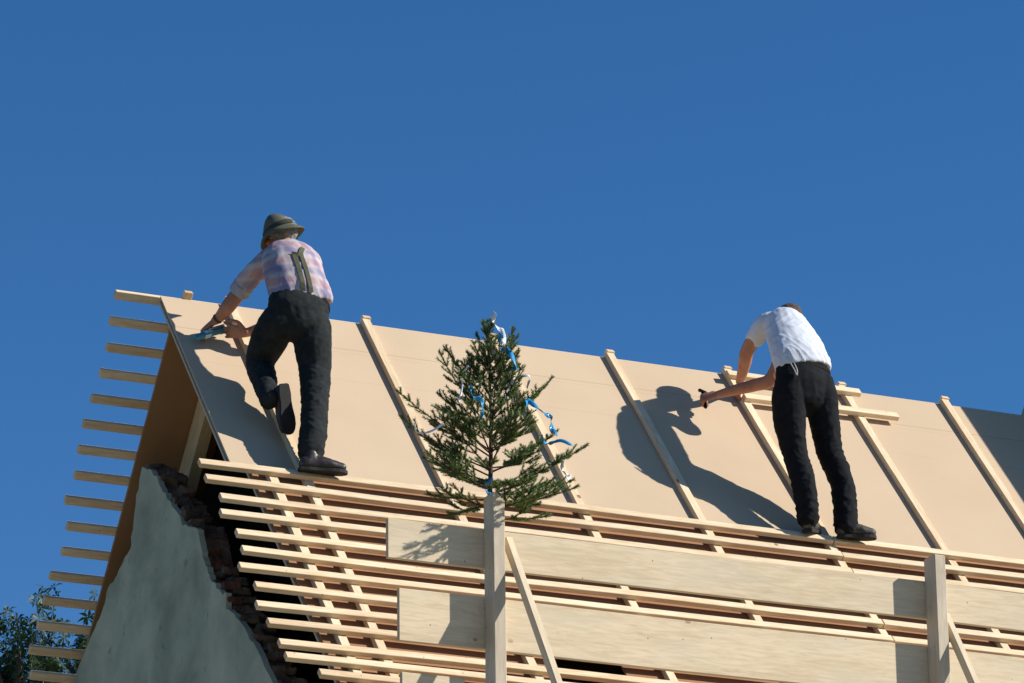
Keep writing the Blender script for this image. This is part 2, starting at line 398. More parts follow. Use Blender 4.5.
# broken bricks and stones stepping down the torn edge of the gable
def rubble(name, items, m):
    P = []
    for (u, y, z, sx, sy, sz, ang) in items:
        b2 = bmesh.new(); bmesh.ops.create_cube(b2, size=1); bmesh.ops.subdivide_edges(b2, edges=b2.edges, cuts=2, use_grid_fill=True)
        sd = random.random()*50
        for q in b2.verts:
            q.co = Vector((q.co.x*sx, q.co.y*sy, q.co.z*sz)); q.co *= 1 + .35*noise.noise(q.co*12+Vector((sd, 0, 0)))
        b2.transform(Matrix.Translation((u, y, z)) @ Matrix.Rotation(ang, 4, 'X') @ Matrix.Rotation(random.uniform(-.2, .2), 4, 'Z'))
        b2.verts.index_update(); P.append(([q.co.copy() for q in b2.verts], [tuple(v.index for v in f_.verts) for f_ in b2.faces])); b2.free()
    def dd(p): return .006*noise.noise(p*25) + .005*noise.noise(p*70)
    o = fuse(name, P, .009, m, gable, Matrix.Translation(P0), dd, 0)
    for p in o.data.polygons: p.use_smooth = False
    return o
edge = [(.42, -.91), (.27, -.95), (.06, -1.12), (-.15, -1.29), (-.45, -1.53), (-.60, -1.75), (-.95, -2.03), (-1.33, -2.38), (-1.60, -2.66), (-2.3, -3.3)]
def along(t):
    t *= len(edge)-1; i = min(int(t), len(edge)-2); f = t-i
    return edge[i][0]+(edge[i+1][0]-edge[i][0])*f, edge[i][1]+(edge[i+1][1]-edge[i][1])*f
st, br = [], []
k = 0.0
while k < 1:
    y, z = along(k)
    red = (-.92 < y < -.42)
    for u in (.125, .195):
        it = (u+random.uniform(-.01, .01), y+random.uniform(-.02, .02)+.045, z+random.uniform(-.02, .02)-.05, random.uniform(.085, .11), random.uniform(.09, .17), random.uniform(.04, .06), random.uniform(-.25, .25) - (.5 if red else .75)*random.random())
        (br if red and random.random() < .7 else st).append(it)
    k += .026
rubble('broken_stone_edge', st, MW['stone']); rubble('broken_brick_edge', br, MW['brick'])
def hand(wrist, palm_dir, normal, side_thumb, curl=(.35, .6, .5), spread=.10, scale=1.0, thumb=(.5, .5)):
    """palm, four unequal bent fingers and a thumb from the side of the palm; normal = back of the hand"""
    d = Vector(palm_dir).normalized(); n = Vector(normal); n = (n - d*n.dot(d)).normalized(); s = d.cross(n).normalized()
    if s.dot(Vector(side_thumb)) < 0: s = -s
    w = Vector(wrist); S = scale; P = []
    pal = [(*w, .026*S, .019*S), (*(w+d*.035*S), .034*S, .018*S), (*(w+d*.07*S), .040*S, .016*S), (*(w+d*.092*S), .040*S, .013*S)]
    P.append(tube(pal, side=s, sub=3, seg=16))
    for k, (off, L) in enumerate(((.029, .070), (.0095, .080), (-.0100, .075), (-.0285, .058))):
        base = w + d*.082*S + s*off*S; dirv = (d + s*spread*(1.5-k)).normalized(); p = base; pts = [(*p, .0098*S, .0098*S)]
        ang = 0
        for j, (fr, cu_) in enumerate(zip((.45, .31, .24), curl)):
            ang += cu_ + .06*k*(j == 0)
            q = (dirv*math.cos(ang) - n*math.sin(ang)); p = p + q*(L*fr*S + (.010 if j == 0 else 0)); r = (.0092, .0084, .0072)[j]*S
            pts.append((*p, r, r))
        P.append(tube(pts, side=s, sub=3, seg=10))
    b0 = w + d*.022*S + s*.024*S; t1 = (s*.75 + d*.75 - n*thumb[0]*.6).normalized(); t2 = (s*.25 + d - n*thumb[1]).normalized()
    b1 = b0 + t1*.042*S; b2 = b1 + t2*.032*S; b3 = b2 + (t2 - s*.2).normalized()*.024*S
    P.append(tube([(*b0, .015*S, .014*S), (*b1, .0125*S, .012*S), (*b2, .0105*S, .010*S), (*b3, .0088*S, .008*S)], side=n, sub=3, seg=10))
    return P
def head_pieces(c, fwd, up):
    """skull, jaw, nose, ears, brow: facing fwd"""
    fwd = Vector(fwd).normalized(); up = Vector(up); up = (up-fwd*up.dot(fwd)).normalized(); s = fwd.cross(up)
    rt = Matrix((s, fwd, up)).transposed().to_4x4(); c = Vector(c)
    def q(x, y, z): return c + s*x + fwd*y + up*z
    P = [ellip(q(0, -.012, .025), (.075, .094, .088), rt), ellip(q(0, .028, -.045), (.056, .060, .066), rt), ellip(q(0, .060, -.088), (.024, .022, .020), rt, 14),
         tube([(*q(0, .088, .022), .008, .008), (*q(0, .104, -.012), .011, .012), (*q(0, .108, -.022), .014, .010)], side=s, seg=10),
         ellip(q(0, .078, .034), (.052, .014, .010), rt, 14), ellip(q(0, .088, -.055), (.024, .009, .006), rt, 12), ellip(q(0, .086, -.065), (.022, .009, .007), rt, 12),
         ellip(q(.036, .066, -.012), (.020, .018, .016), rt, 12), ellip(q(-.036, .066, -.012), (.020, .018, .016), rt, 12)]
    for sg in (1, -1):
        er = rt @ Matrix.Rotation(R(20*sg), 4, 'Z')
        P.append(ellip(q(.080*sg, -.008, -.008), (.007, .018, .031), er, 12))
    eyes = [q(.031, .077, .014), q(-.031, .077, .014)]
    return P, eyes, rt, q

def skin_mat(name, c, c2):
    m, nt, b = mat(name, .55, .35); v = coords(nt, (1, 1, 1), False)
    nt.links.new(ramp(nt, noise_t(nt, v, 18, 3), [(.35, c2), (.65, c)]), b.inputs['Base Color'])
    b.inputs['Subsurface Weight'].default_value = .08; b.inputs['Subsurface Scale'].default_value = .01
    bump(nt, b, noise_t(nt, v, 160, 2), .15, .001); return m
MW['skin'] = skin_mat('tanned_skin', (.42, .20, .125), (.36, .16, .10))
def cloth(name, c, c2, rough=.9, scale=20, weave=500, sheen=0.0):
    m, nt, b = mat(name, rough, .15); v = coords(nt, (1, 1, 1), False)
    nt.links.new(ramp(nt, noise_t(nt, v, scale, 5, .65), [(.35, c2), (.68, c)]), b.inputs['Base Color'])
    b.inputs['Sheen Weight'].default_value = sheen
    bump(nt, b, noise_t(nt, v, weave, 2), .2, .0008); return m
MW['blacktr'] = cloth('black_work_cloth', (.011, .012, .015), (.006, .0065, .008))
MW['greytr'] = cloth('charcoal_work_cloth', (.024, .028, .029), (.011, .013, .014))
MW['white'] = cloth('white_cotton', (.60, .63, .68), (.54, .57, .63), scale=6)
MW['leather'] = plain('dark_boot_leather', (.035, .024, .022), (.018, .013, .013), .45, .5, 25, .3)
MW['leather2'] = plain('worn_grey_leather', (.085, .07, .055), (.035, .03, .026), .6, .4, 22, .3)
MW['sole'] = plain('black_rubber_sole', (.02, .02, .02), None, .8, .3, 30, .4)
MW['belt'] = plain('black_belt_leather', (.010, .009, .009), None, .85, .12, 30, .1)
MW['strap'] = cloth('olive_elastic', (.10, .105, .06), (.08, .085, .048))
MW['hat'] = cloth('grey_green_felt', (.13, .13, .095), (.085, .088, .065), scale=12, weave=200)
MW['hatband'] = cloth('dark_green_band', (.055, .058, .042), (.04, .043, .032))
MW['greyhair'] = plain('grey_hair', (.30, .29, .27), (.12, .115, .11), .8, .3, 90, .8, 200)
MW['brownhair'] = plain('short_brown_hair', (.10, .06, .035), (.05, .03, .02), .8, .3, 90, .8, 200)
MW['metal'] = plain('steel', (.38, .38, .38), None, .35, .5, 20, 0, metal=1)
MW['eye'] = plain('eye_white', (.7, .68, .64), None, .2, .5, 5, 0)
MW['wbadge2'] = plain('pale_cord', (.45, .44, .42), None, .7, .3, 20, 0)
MW['wbadge'] = plain('pale_label', (.55, .75, .80), (.45, .68, .75), .5, .4, 8, 0)
# faded plaid
m, nt, b = mat('faded_plaid_cotton', .9, .15)
v = coords(nt, (1, 1, 1), False)
dn = N(nt, 'ShaderNodeTexNoise', Scale=5., Detail=2.); nt.links.new(v, dn.inputs['Vector'])
va = nt.nodes.new('ShaderNodeVectorMath'); va.operation = 'SCALE'; va.inputs['Scale'].default_value = .09; nt.links.new(dn.outputs['Color'], va.inputs[0])
vb = nt.nodes.new('ShaderNodeVectorMath'); vb.operation = 'ADD'; nt.links.new(v, vb.inputs[0]); nt.links.new(va.outputs[0], vb.inputs[1])
sx = nt.nodes.new('ShaderNodeSeparateXYZ'); nt.links.new(vb.outputs[0], sx.inputs[0])
def band(src, freq, ph, lo=.1, hi=.7):
    s_ = mth(nt, 'SINE', mth(nt, 'ADD', mth(nt, 'MULTIPLY', src, freq), ph)); return ramp(nt, s_, [(lo, (0, 0, 0)), (hi, (1, 1, 1))])
diag = mth(nt, 'ADD', sx.outputs[0], mth(nt, 'MULTIPLY', sx.outputs[1], .35))
c = mix(nt, (.42, .37, .38), (.36, .18, .19), mth(nt, 'MULTIPLY', band(sx.outputs[2], 46, 1.0), .65))
c = mix(nt, c, (.16, .15, .26), mth(nt, 'MULTIPLY', band(sx.outputs[2], 46, 3.6, .3, .9), .62))
c = mix(nt, c, (.17, .15, .27), mth(nt, 'MULTIPLY', band(diag, 52, .5, .3, .9), .55))
c = mix(nt, c, (.50, .46, .46), mth(nt, 'MULTIPLY', band(diag, 52, 3.4, .4, .95), .5))
nt.links.new(c, b.inputs['Base Color']); bump(nt, b, noise_t(nt, v, 400, 2), .2, .0008)
MW['plaid'] = m
MW['plaidcuff'] = cloth('pale_blue_cuff', (.34, .36, .42), (.26, .28, .34))

def folds(zf, amp, seed, xf=6.0, top=None):
    def f(p):
        q = Vector((p.x*xf+seed, p.y*xf, p.z*zf)); a = noise.noise(q) + .5*noise.noise(q*2.1+Vector((7, 0, 0)))
        return amp*a + amp*.8*(1-abs(noise.noise(q*.8+Vector((0, 5, 3))))*2.2)*.4
    return f
def shoe(name, heel, toe, m, parent, world, up=(0, 0, 1), wd=.046, ankle=None):
    h = Vector(heel); t = Vector(toe); up = Vector(up); d = (t-h).normalized(); up = (up-d*up.dot(d)).normalized(); s = d.cross(up); L = (t-h).length
    def q(a, z): return h + d*a*L + up*z
    P = [tube([(*q(.03, .034), .034, .040), (*q(.3, .040), .037, .046), (*q(.62, .032), wd, .038), (*q(.90, .022), .041, .029)], side=s, sub=4),
         tube([(*q(.14, .03), .034, .040), (*q(.17, .065), .033, .040), (*q(.18, .085), .033, .038)], side=s, sub=3),
         tube([(*q(.16, .075), .030, .030), (*q(.45, .052), .030, .024)], side=s, sub=3)]
    sh = fuse(name, P, .006, m, parent, world, folds(30, .002, 3, 30))
    bm = bmesh.new(); prof = [(-.13, .018), (-.10, .030), (.1, .036), (.3, .034), (.45, .037), (.65, .045), (.82, .045), (.95, .036), (1.03, .022), (1.06, .006)]
    vs = []
    for zz in (-.012, .006):
        vs.append([bm.verts.new(q(a, zz) + s*w_*(-1)) for a, w_ in prof] + [bm.verts.new(q(a, zz) + s*w_) for a, w_ in prof[::-1]])
    n = len(vs[0]); bm.faces.new(vs[0]); bm.faces.new(vs[1][::-1])
    for i in range(n): bm.faces.new((vs[0][i], vs[0][(i+1) % n], vs[1][(i+1) % n], vs[1][i]))
    o = bm_obj('sole', bm, MW['sole'], sh, world)
    # laces
    bm = bmesh.new(); V, F = [], []
    for a in (.22, .32, .42, .52):
        zz = .105 - .095*(a-.1)
        pts = [(*(q(a, zz-.012) - s*.026), .0028, .0028), (*(q(a+.02, zz+.006)), .0028, .0028), (*(q(a, zz-.012) + s*.026), .0028, .0028)]
        v_, f_ = tube(pts, side=d, sub=3, seg=6); o_ = len(V); V += v_; F += [tuple(i+o_ for i in x) for x in f_]
    mesh_obj('laces', V, F, MW['sole'], sh, world, True)
    return sh
def belt(parent, world, c, t, rs, rf, m, h=.034, thick=.006, side=(1, 0, 0)):
    t = Vector(t).normalized(); side = Vector(side); s = (side-t*side.dot(t)).normalized(); f = t.cross(s); c = Vector(c); V, F = [], []; n = 40
    for r_, z in ((0, -h/2), (thick, -h/2), (thick, h/2), (0, h/2)):
        for k in range(n):
            a = 2*math.pi*k/n; V.append(c + s*math.cos(a)*(rs+r_) + f*math.sin(a)*(rf+r_) + t*z)
    for j in range(4):
        for k in range(n): F.append((j*n+k, j*n+(k+1) % n, ((j+1) % 4)*n+(k+1) % n, ((j+1) % 4)*n+k))
    return mesh_obj('belt', V, F, m, parent, world, False)

def shrink(nodes, k): return [(a, b_, c, max(.02, r*k), max(.02, s*k)) for a, b_, c, r, s in nodes]

# ------------------------------------------------------------------ right-hand roofer (white shirt)
RM = {
  'leg_r': [(0.000,0.050,0.940,0.085,0.100), (0.011,0.050,0.862,0.095,0.110), (0.037,0.060,0.703,0.085,0.090), (0.070,0.070,0.539,0.074,0.078), (0.108,0.020,0.365,0.066,0.075), (0.111,-0.010,0.206,0.066,0.070), (0.107,-0.020,0.077,0.068,0.070)],
  'leg_l': [(-0.190,0.050,0.930,0.085,0.100), (-0.202,0.050,0.835,0.098,0.110), (-0.196,0.060,0.674,0.092,0.095), (-0.169,0.060,0.507,0.068,0.075), (-0.156,0.000,0.329,0.068,0.075), (-0.152,-0.030,0.171,0.060,0.066), (-0.149,-0.030,0.087,0.058,0.062)],
  'hips': [(-0.095,0.050,0.855,0.175,0.115), (-0.099,0.050,0.928,0.178,0.120), (-0.098,0.060,0.986,0.172,0.112), (-0.091,0.070,1.039,0.160,0.100)],
  'torso': [(-0.088,0.066,1.028,0.172,0.112), (-0.090,0.080,1.070,0.180,0.120), (-0.070,0.170,1.190,0.170,0.120), (-0.053,0.280,1.313,0.154,0.120), (-0.041,0.360,1.408,0.122,0.110), (-0.033,0.410,1.462,0.078,0.074)],
  'sleeve_l': [(-0.064,0.400,1.431,0.060,0.070), (-0.123,0.440,1.423,0.062,0.066), (-0.146,0.500,1.382,0.056,0.058), (-0.142,0.560,1.351,0.055,0.055)],
  'sleeve_r': [(0.003,0.400,1.421,0.070,0.070), (0.034,0.460,1.362,0.060,0.060), (-0.004,0.470,1.272,0.055,0.055)],
  'arm_l': [(-0.093,0.420,1.433,0.050,0.050), (-0.153,0.500,1.375,0.043,0.043), (-0.154,0.630,1.302,0.042,0.042), (-0.120,0.720,1.271,0.040,0.038), (-0.088,0.820,1.230,0.032,0.030), (-0.031,0.957,1.228,0.025,0.021)],
  'arm_r': [(0.015,0.420,1.429,0.050,0.050), (0.018,0.470,1.319,0.045,0.045), (-0.061,0.500,1.111,0.042,0.042), (-0.134,0.580,1.082,0.040,0.038), (-0.226,0.660,1.063,0.034,0.032), (-0.297,0.750,1.052,0.025,0.022)],
  'neck_head': [(-0.018,0.420,1.468,0.060,0.060), (0.035,0.490,1.500,0.055,0.055), (0.090,0.570,1.505,0.052,0.052)]}
def build_man(D, origin, label, trouser_m, shirt_m, hair_m, hc, hf, hu, hands, shoes, vox=.0065, sleeves=('sleeve_l', 'sleeve_r'), seed=1, bel=None):
    W = Matrix.Translation(origin)
    t = thing('person', origin, label, 'person', 'roofers standing on the battens')
    P = []
    for k in ('arm_l', 'arm_r', 'neck_head'): P.append(tube(D[k]))
    for k in ('leg_r', 'leg_l'): P.append(tube(shrink(D[k], .72)))
    P.append(tube(shrink(D['hips'], .86))); P.append(tube(shrink(D['torso'], .86)))
    hp, eyes, rt, q = head_pieces(hc, hf, hu); P += hp
    P.append(tube([(*Vector(D['neck_head'][-1][:3]), .05, .05), (*q(0, -.03, -.03), .052, .052)]))
    for h_ in hands: P += h_
    for h_, to, *u_ in shoes:   # feet inside the shoes
        h_ = Vector(h_); to = Vector(to); u_ = Vector(u_[0] if u_ else (0, 0, 1)); P.append(tube([(*(h_.lerp(to, .12)+u_*.036), .020, .020), (*(h_.lerp(to, .9)+u_*.020), .020, .013)]))
    body = fuse('body', P, .0052, MW['skin'], t, W, None, 1)
    tr = [ellip((D['leg_l'][3][0]-.045, D['leg_l'][3][1]+.0, D['leg_l'][3][2]+.07), (.035, .055, .085))]*(seed == 1) + [tube(D['leg_r']), tube(D['leg_l']), tube(D['hips'])]
    def tdisp(p):
        low = max(0.0, 1-p.z/.9)
        a = folds(11, .0035+.0045*low, seed, 7)(p); w_ = p + .05*noise.noise_vector(p*5+Vector((seed, 0, 0)))
        r1 = 1-2*abs(noise.noise(Vector((w_.x*7+w_.z*9+seed, w_.y*7, w_.z*15-w_.x*12)))); r2 = 1-2*abs(noise.noise(Vector((w_.x*9-w_.z*12, w_.y*9+seed, w_.z*17+w_.x*16))))
        return a*.2 + (.006*max(0, r1-.4) + .005*max(0, r2-.45))*(.6+low*1.2)
    tro = fuse('trousers', tr, .0075, trouser_m, t, W, tdisp, 3)
    def sdisp(p):
        q_ = Vector((p.x*30+seed*3, p.y*14, p.z*9)); w_ = p + .015*noise.noise_vector(p*6+Vector((seed, 0, 0))); wz = max(0.0, min(1.0, (1.30-p.z)/.2))
        r1 = 1-2*abs(noise.noise(Vector((w_.x*26+w_.z*9, w_.y*10+seed, w_.z*6)))); r2 = 1-2*abs(noise.noise(Vector((w_.x*8+seed, w_.y*8, w_.z*15-w_.x*10))))
        return .003*noise.noise(q_) + .0065*wz*max(0, r1-.35) + .006*max(0, r2-.45)
    shi = fuse('shirt', [tube(D['torso'], flat=True)] + [tube(D[s_], flat=True) for s_ in sleeves], .007, shirt_m, t, W, sdisp, 2)
    for e in eyes: 
        v_, f_ = ellip(e, (.011, .011, .011)); mesh_obj('eye', v_, f_, MW['eye'], t, W, True)
    return t, W, q, rt, tro, shi, body

oR = Vector((12.37334, 21.73755, 8.77753))
lf = Vector((-.11, .58, -.36))
handL = hand((-.025, .962, 1.226), (.10, .75, -.95), (-.2, -.45, .6), (1, 0, 0), curl=(.55, .75, .5))
handR = hand((-.300, .752, 1.052), (-.75, .62, -.12), (-.25, -.75, .55), (0, .3, 1), curl=(1.0, 1.2, .8), thumb=(1.0, .9))
shoesR = [((.072, -.020, .010), (.258, -.080, .010)), ((-.158, -.040, .016), (-.045, .075, .045))]
man, W, q, rt, tro, shi, body = build_man(RM, oR, 'man in white t-shirt and black trousers bending over the right part of the roof',
    MW['blacktr'], MW['white'], MW['brownhair'], (.140, .640, 1.530), (-.5, .45, -.70), (-.2, .85, .2), [handL, handR], shoesR, seed=1)
for h_, to in shoesR: shoe('shoe', h_, to, MW['leather2'], man, W)
belt(man, W, (-.093, .066, 1.010), (0.04, .2, 1), .168, .108, MW['belt'], h=.026, thick=.004)
# hair cap
v_, f_ = ellip(q(0, -.022, .035), (.080, .096, .088), rt, 24); fuse('hair', [(v_, f_)], .006, MW['brownhair'], man, W, folds(40, .003, 9, 40), 0)
# back pockets, thigh pocket, hanging loop
def patch(name, c, sxx, szz, m, parent, W, nrm=(0, -1, 0), rot=0.0, thick=.008):
    n = Vector(nrm).normalized(); up = Vector((math.sin(rot), 0, math.cos(rot))); up = (up-n*up.dot(n)).normalized(); s = up.cross(n)
    bm = bmesh.new(); add_box(bm, -sxx/2, sxx/2, -szz/2, szz/2, -thick/2, thick/2, .003)
    mt = Matrix((s, up, n)).transposed().to_4x4(); mt.translation = c; bm.transform(mt)
    return bm_obj(name, bm, m, parent, W)
va_, fa_ = tube([(-.228, -.030, 1.02, .0035, .0035), (-.215, -.050, .975, .0035, .0035), (-.208, -.058, .945, .0035, .0035)], seg=8)
vb_, fb_ = tube([(-.210, -.040, 1.02, .0035, .0035), (-.200, -.054, .975, .0035, .0035), (-.204, -.060, .943, .0035, .0035)], seg=8)
mesh_obj('key_loop', va_+vb_, fa_+[tuple(i+len(va_) for i in q_) for q_ in fb_], MW['wbadge2'], man, W, True)
# short hammer held in his right fist
hm = Vector(oR)+Vector((-.352, .818, 1.035))
hmr = thing('hammer', hm, 'small dark hammer gripped in the fist of the man in the white shirt', 'hammer')
Wt = Matrix.Translation(hm)
v_, f_ = tube([(.004, -.01, -.050, .011, .010), (0, 0, 0, .010, .009), (-.004, .01, .05, .009, .008)], seg=12); mesh_obj('handle', v_, f_, MW['belt'], hmr, Wt, True)
v_, f_ = tube([(-.022, .010, .058, .011, .011), (-.006, .012, .055, .010, .010), (.022, .014, .050, .008, .008)], side=(0, 0, 1), seg=12); mesh_obj('hammer_head', v_, f_, MW['leather'], hmr, Wt, True)

# ------------------------------------------------------------------ left-hand roofer (hat and braces)
LM = {
  'leg_r': [(0.045,0.280,1.009,0.092,0.105), (0.064,0.270,0.944,0.106,0.115), (0.063,0.253,0.838,0.106,0.110), (0.070,0.240,0.677,0.088,0.090), (0.028,0.142,0.461,0.074,0.080), (-0.023,0.046,0.247,0.072,0.075), (-0.052,0.004,0.127,0.070,0.072)],
  'leg_l': [(-0.075,0.278,0.994,0.092,0.105), (-0.124,0.311,0.957,0.106,0.115), (-0.141,0.400,0.886,0.105,0.105), (-0.143,0.527,0.796,0.080,0.090), (-0.172,0.396,0.647,0.070,0.072), (-0.214,0.217,0.476,0.052,0.058)],
  'hips': [(0.004,0.272,0.971,0.160,0.120), (-0.011,0.280,1.031,0.180,0.125), (-0.004,0.297,1.068,0.178,0.120), (0.010,0.315,1.104,0.170,0.110)],
  'torso': [(0.022,0.310,1.094,0.180,0.118), (0.016,0.315,1.137,0.186,0.126), (0.007,0.370,1.254,0.180,0.130), (0.015,0.446,1.362,0.176,0.128), (0.039,0.515,1.442,0.160,0.108), (0.045,0.560,1.487,0.105,0.070)],
  'sleeve_l': [(-0.016,0.520,1.442,0.070,0.075), (-0.085,0.555,1.417,0.066,0.070), (-0.134,0.638,1.364,0.061,0.061), (-0.168,0.712,1.313,0.058,0.058), (-0.178,0.751,1.285,0.056,0.056)],
  'sleeve_r': [(0.107,0.520,1.442,0.068,0.072), (0.175,0.550,1.437,0.062,0.070), (0.204,0.622,1.383,0.056,0.056), (0.200,0.686,1.318,0.050,0.050)],
  'arm_l': [(-0.016,0.520,1.442,0.046,0.046), (-0.085,0.555,1.417,0.046,0.046), (-0.134,0.638,1.364,0.046,0.046), (-0.168,0.712,1.313,0.046,0.046), (-0.178,0.751,1.285,0.045,0.045), (-0.238,0.790,1.190,0.042,0.040), (-0.261,0.852,1.148,0.032,0.028), (-0.280,0.875,1.130,0.027,0.022)],
  'arm_r': [(0.134,0.540,1.447,0.050,0.050), (0.191,0.618,1.368,0.045,0.045), (0.164,0.684,1.207,0.043,0.043), (0.053,0.764,1.137,0.038,0.036), (-0.055,0.798,1.085,0.030,0.028), (-0.113,0.810,1.060,0.026,0.022)],
  'neck_head': [(0.048,0.560,1.475,0.060,0.060), (0.051,0.620,1.527,0.056,0.056), (0.058,0.670,1.577,0.055,0.055)]}
oL = Vector((9.19355, 21.73755, 8.77753))
handL2 = hand((-.280, .875, 1.130), (-.45, .45, -.42), (-.2, -.3, .8), (1, 0, 0), curl=(.5, .6, .5))
handR2 = hand((-.117, .800, 1.056), (-.80, .50, .15), (.05, -.75, -.35), (0, .3, 1), curl=(.35, .4, .3), spread=.16, thumb=(.1, .0))
shoesL = [((-.108, -.030, .014), (.122, -.062, .012)), ((-.155, .150, .520), (-.105, .195, .290), (-.2, .85, .45))]
man2, W2, q2, rt2, tro2, shi2, body2 = build_man(LM, oL, 'older man in hat, plaid shirt and olive braces leaning on the roof',
    MW['greytr'], MW['plaid'], MW['greyhair'], (.040, .690, 1.632), (-.35, .8, -.45), (-.1, .4, .9), [handL2, handR2], shoesL, seed=5)
shoe('shoe', *shoesL[0], MW['leather'], man2, W2); shoe('shoe', *shoesL[1][:2], MW['leather'], man2, W2, up=(-.2, .85, .45))
belt(man2, W2, (.005, .308, 1.084), (.10, .25, 1), .172, .112, MW['belt'], h=.03)
cuff = tube([(-0.168, 0.712, 1.313, .062, .062), (-0.181, 0.763, 1.277, .062, .062)], flat=True); fuse('rolled_cuff', [cuff], .006, MW['plaidcuff'], shi2, W2, folds(60, .002, 2, 20), 1)
col_ = tube([(-.020, .57, 1.505, .018, .013), (.020, .515, 1.525, .026, .015), (.078, .520, 1.525, .024, .015), (.112, .575, 1.508, .018, .013)], side=(0, -.3, 1), seg=12)
fuse('collar', [col_], .005, MW['plaidcuff'], shi2, W2, None, 1)
# braces: two back straps meeting below the collar and running over the shoulders; laid on the shirt by ray
shi2_bvh = None
from mathutils.bvhtree import BVHTree
def bvh(o): 
    me = o.data; return BVHTree.FromPolygons([v.co for v in me.vertices], [tuple(p.vertices) for p in me.polygons])
B2 = bvh(shi2)
def lay(B, pts, w_, th, m, parent, W, name='strap', d=Vector((0.15, 1, .15)), n=14, off=.003):
    pts = [Vector(p) for p in pts]; V, F = [], []; path = []
    for a, b_ in zip(pts, pts[1:]):
        for k in range(n): path.append(a.lerp(b_, k/n))
    path.append(pts[-1]); sm = []
    for p in path:
        h = B.ray_cast(p - d.normalized()*.6, d.normalized(), 2.0)
        sm.append((h[0], h[1]) if h[0] else None)
    sm = [x for x in sm if x]
    if len(sm) < 3: return None
    for i, (c, nn) in enumerate(sm):
        t = (sm[min(i+1, len(sm)-1)][0]-sm[max(i-1, 0)][0]).normalized(); nn = -d.normalized()*.5 + nn*.5; nn = (nn - t*nn.dot(t)).normalized(); s = t.cross(nn)
        for a, z in ((-1, off), (1, off), (1, off+th), (-1, off+th)): V.append(c + s*a*w_/2 + nn*z)
    for i in range(len(sm)-1):
        for j in range(4): F.append((4*i+j, 4*i+(j+1) % 4, 4*i+4+(j+1) % 4, 4*i+4+j))
    F.append((0, 1, 2, 3)); F.append(tuple(4*(len(sm)-1)+j for j in (3, 2, 1, 0)))
    return mesh_obj(name, V, F, m, parent, W)
for pts, wd_, nm_ in ((((-.032, .12, 1.100), (-.030, .2, 1.22), (-.026, .36, 1.395)), .025, 'brace_strap'), (((.012, .12, 1.098), (.013, .2, 1.22), (.014, .36, 1.395)), .025, 'brace_strap'),
        (((-.040, .36, 1.398), (.028, .36, 1.396)), .028, 'brace_yoke'), (((.010, .36, 1.400), (.030, .42, 1.44), (.055, .48, 1.485)), .028, 'brace_strap')):
    lay(B2, pts, wd_, .004, MW['strap'], man2, W2, nm_, d=Vector((.15, 1, .35)))
for x in (-.022, .012): patch('brace_clip', (x, .183, 1.096), .018, .028, MW['metal'], man2, W2, (0, -1, .2), 0, .006)
# grey hair round the back of the head
v_, f_ = ellip(q2(0, -.030, .004), (.082, .088, .086), rt2, 24); fuse('hair', [(v_, f_)], .0055, MW['greyhair'], man2, W2, folds(50, .004, 4, 50), 0)
# felt hat
def lathe(prof, n=40, wob=0.0, seed=0):
    V, F = [], []
    for i, (r_, z) in enumerate(prof):
        for k in range(n):
            a = 2*math.pi*k/n; dz = wob*r_*math.sin(2*a+seed); V.append(Vector((r_*math.cos(a), r_*1.08*math.sin(a), z+dz)))
    for i in range(len(prof)-1):
        for k in range(n): F.append((i*n+k, i*n+(k+1) % n, (i+1)*n+(k+1) % n, (i+1)*n+k))
    F.append(tuple(range(n))[::-1]); F.append(tuple((len(prof)-1)*n+k for k in range(n)))
    return V, F
hup = Vector((-.34, .22, .92)).normalized(); hx = Vector((1, 0, 0)); hx = (hx-hup*hx.dot(hup)).normalized(); hy = hup.cross(hx)
HM = Matrix((hx, hy, hup)).transposed().to_4x4(); HM.translation = Vector(oL)+Vector((.040, .68, 1.640))
hat = thing('felt_hat', HM.translation, 'grey green felt hat with dark band worn by the older roofer', 'hat')
V, F = lathe([(.080, .0), (.098, -.010), (.122, -.030), (.132, -.040), (.135, -.035), (.126, -.020), (.105, .000), (.097, .010), (.088, .040), (.072, .072), (.052, .100), (.032, .118), (.016, .124), (.004, .125)], wob=.10, seed=1.2)
mesh_obj('hat_shell', V, F, MW['hat'], hat, HM, True)
V, F = lathe([(.1025, .006), (.096, .034), (.088, .036), (.092, .004)], wob=0); F = F[:-2] + [(3*40+k, 3*40+(k+1) % 40, (k+1) % 40, k) for k in range(40)]
mesh_obj('hat_band', V, F, MW['hatband'], hat, HM, True)
# watch strap on his left wrist
belt(man2, W2, (-.270, .860, 1.140), (-.35, .7, -.35), .0290, .0265, MW['leather'], h=.012, thick=.003)

# blue hand stapler under his hands
TL = Vector((-.400, .853, 1.008)); TR = Vector((-.215, .926, 1.098))
MW['blue'] = plain('blue_plastic', (.035, .22, .32), (.025, .17, .26), .4, .5, 30, .1)
hs = thing('hand_stapler', Vector(oL)+(TL+TR)/2, 'blue hand stapler with pale label held against the roof board by the older roofer', 'stapler')
x = (TR-TL).normalized(); z = (AN - x*AN.dot(x)).normalized(); y = z.cross(x)
TM = Matrix((x, y, z)).transposed().to_4x4(); TM.translation = Vector(oL)+(TL+TR)/2
L = (TR-TL).length
fuse('tool_body', [tube([(-L/2, 0, 0, .018, .017), (-L/2+.05, 0, .002, .021, .020), (0, 0, .003, .020, .020), (L/2-.04, 0, .006, .022, .024), (L/2-.01, 0, .004, .026, .026)], side=(0, 1, 0), seg=16)], .004, MW['blue'], hs, TM, None, 1)
bm = bmesh.new(); add_box(bm, -.055, -.005, -.0215, -.0185, -.010, .016, .001); add_box(bm, -.05, .01, -.012, .012, .0215, .0235, .001); bm_obj('tool_label', bm, MW['wbadge'], hs, TM)
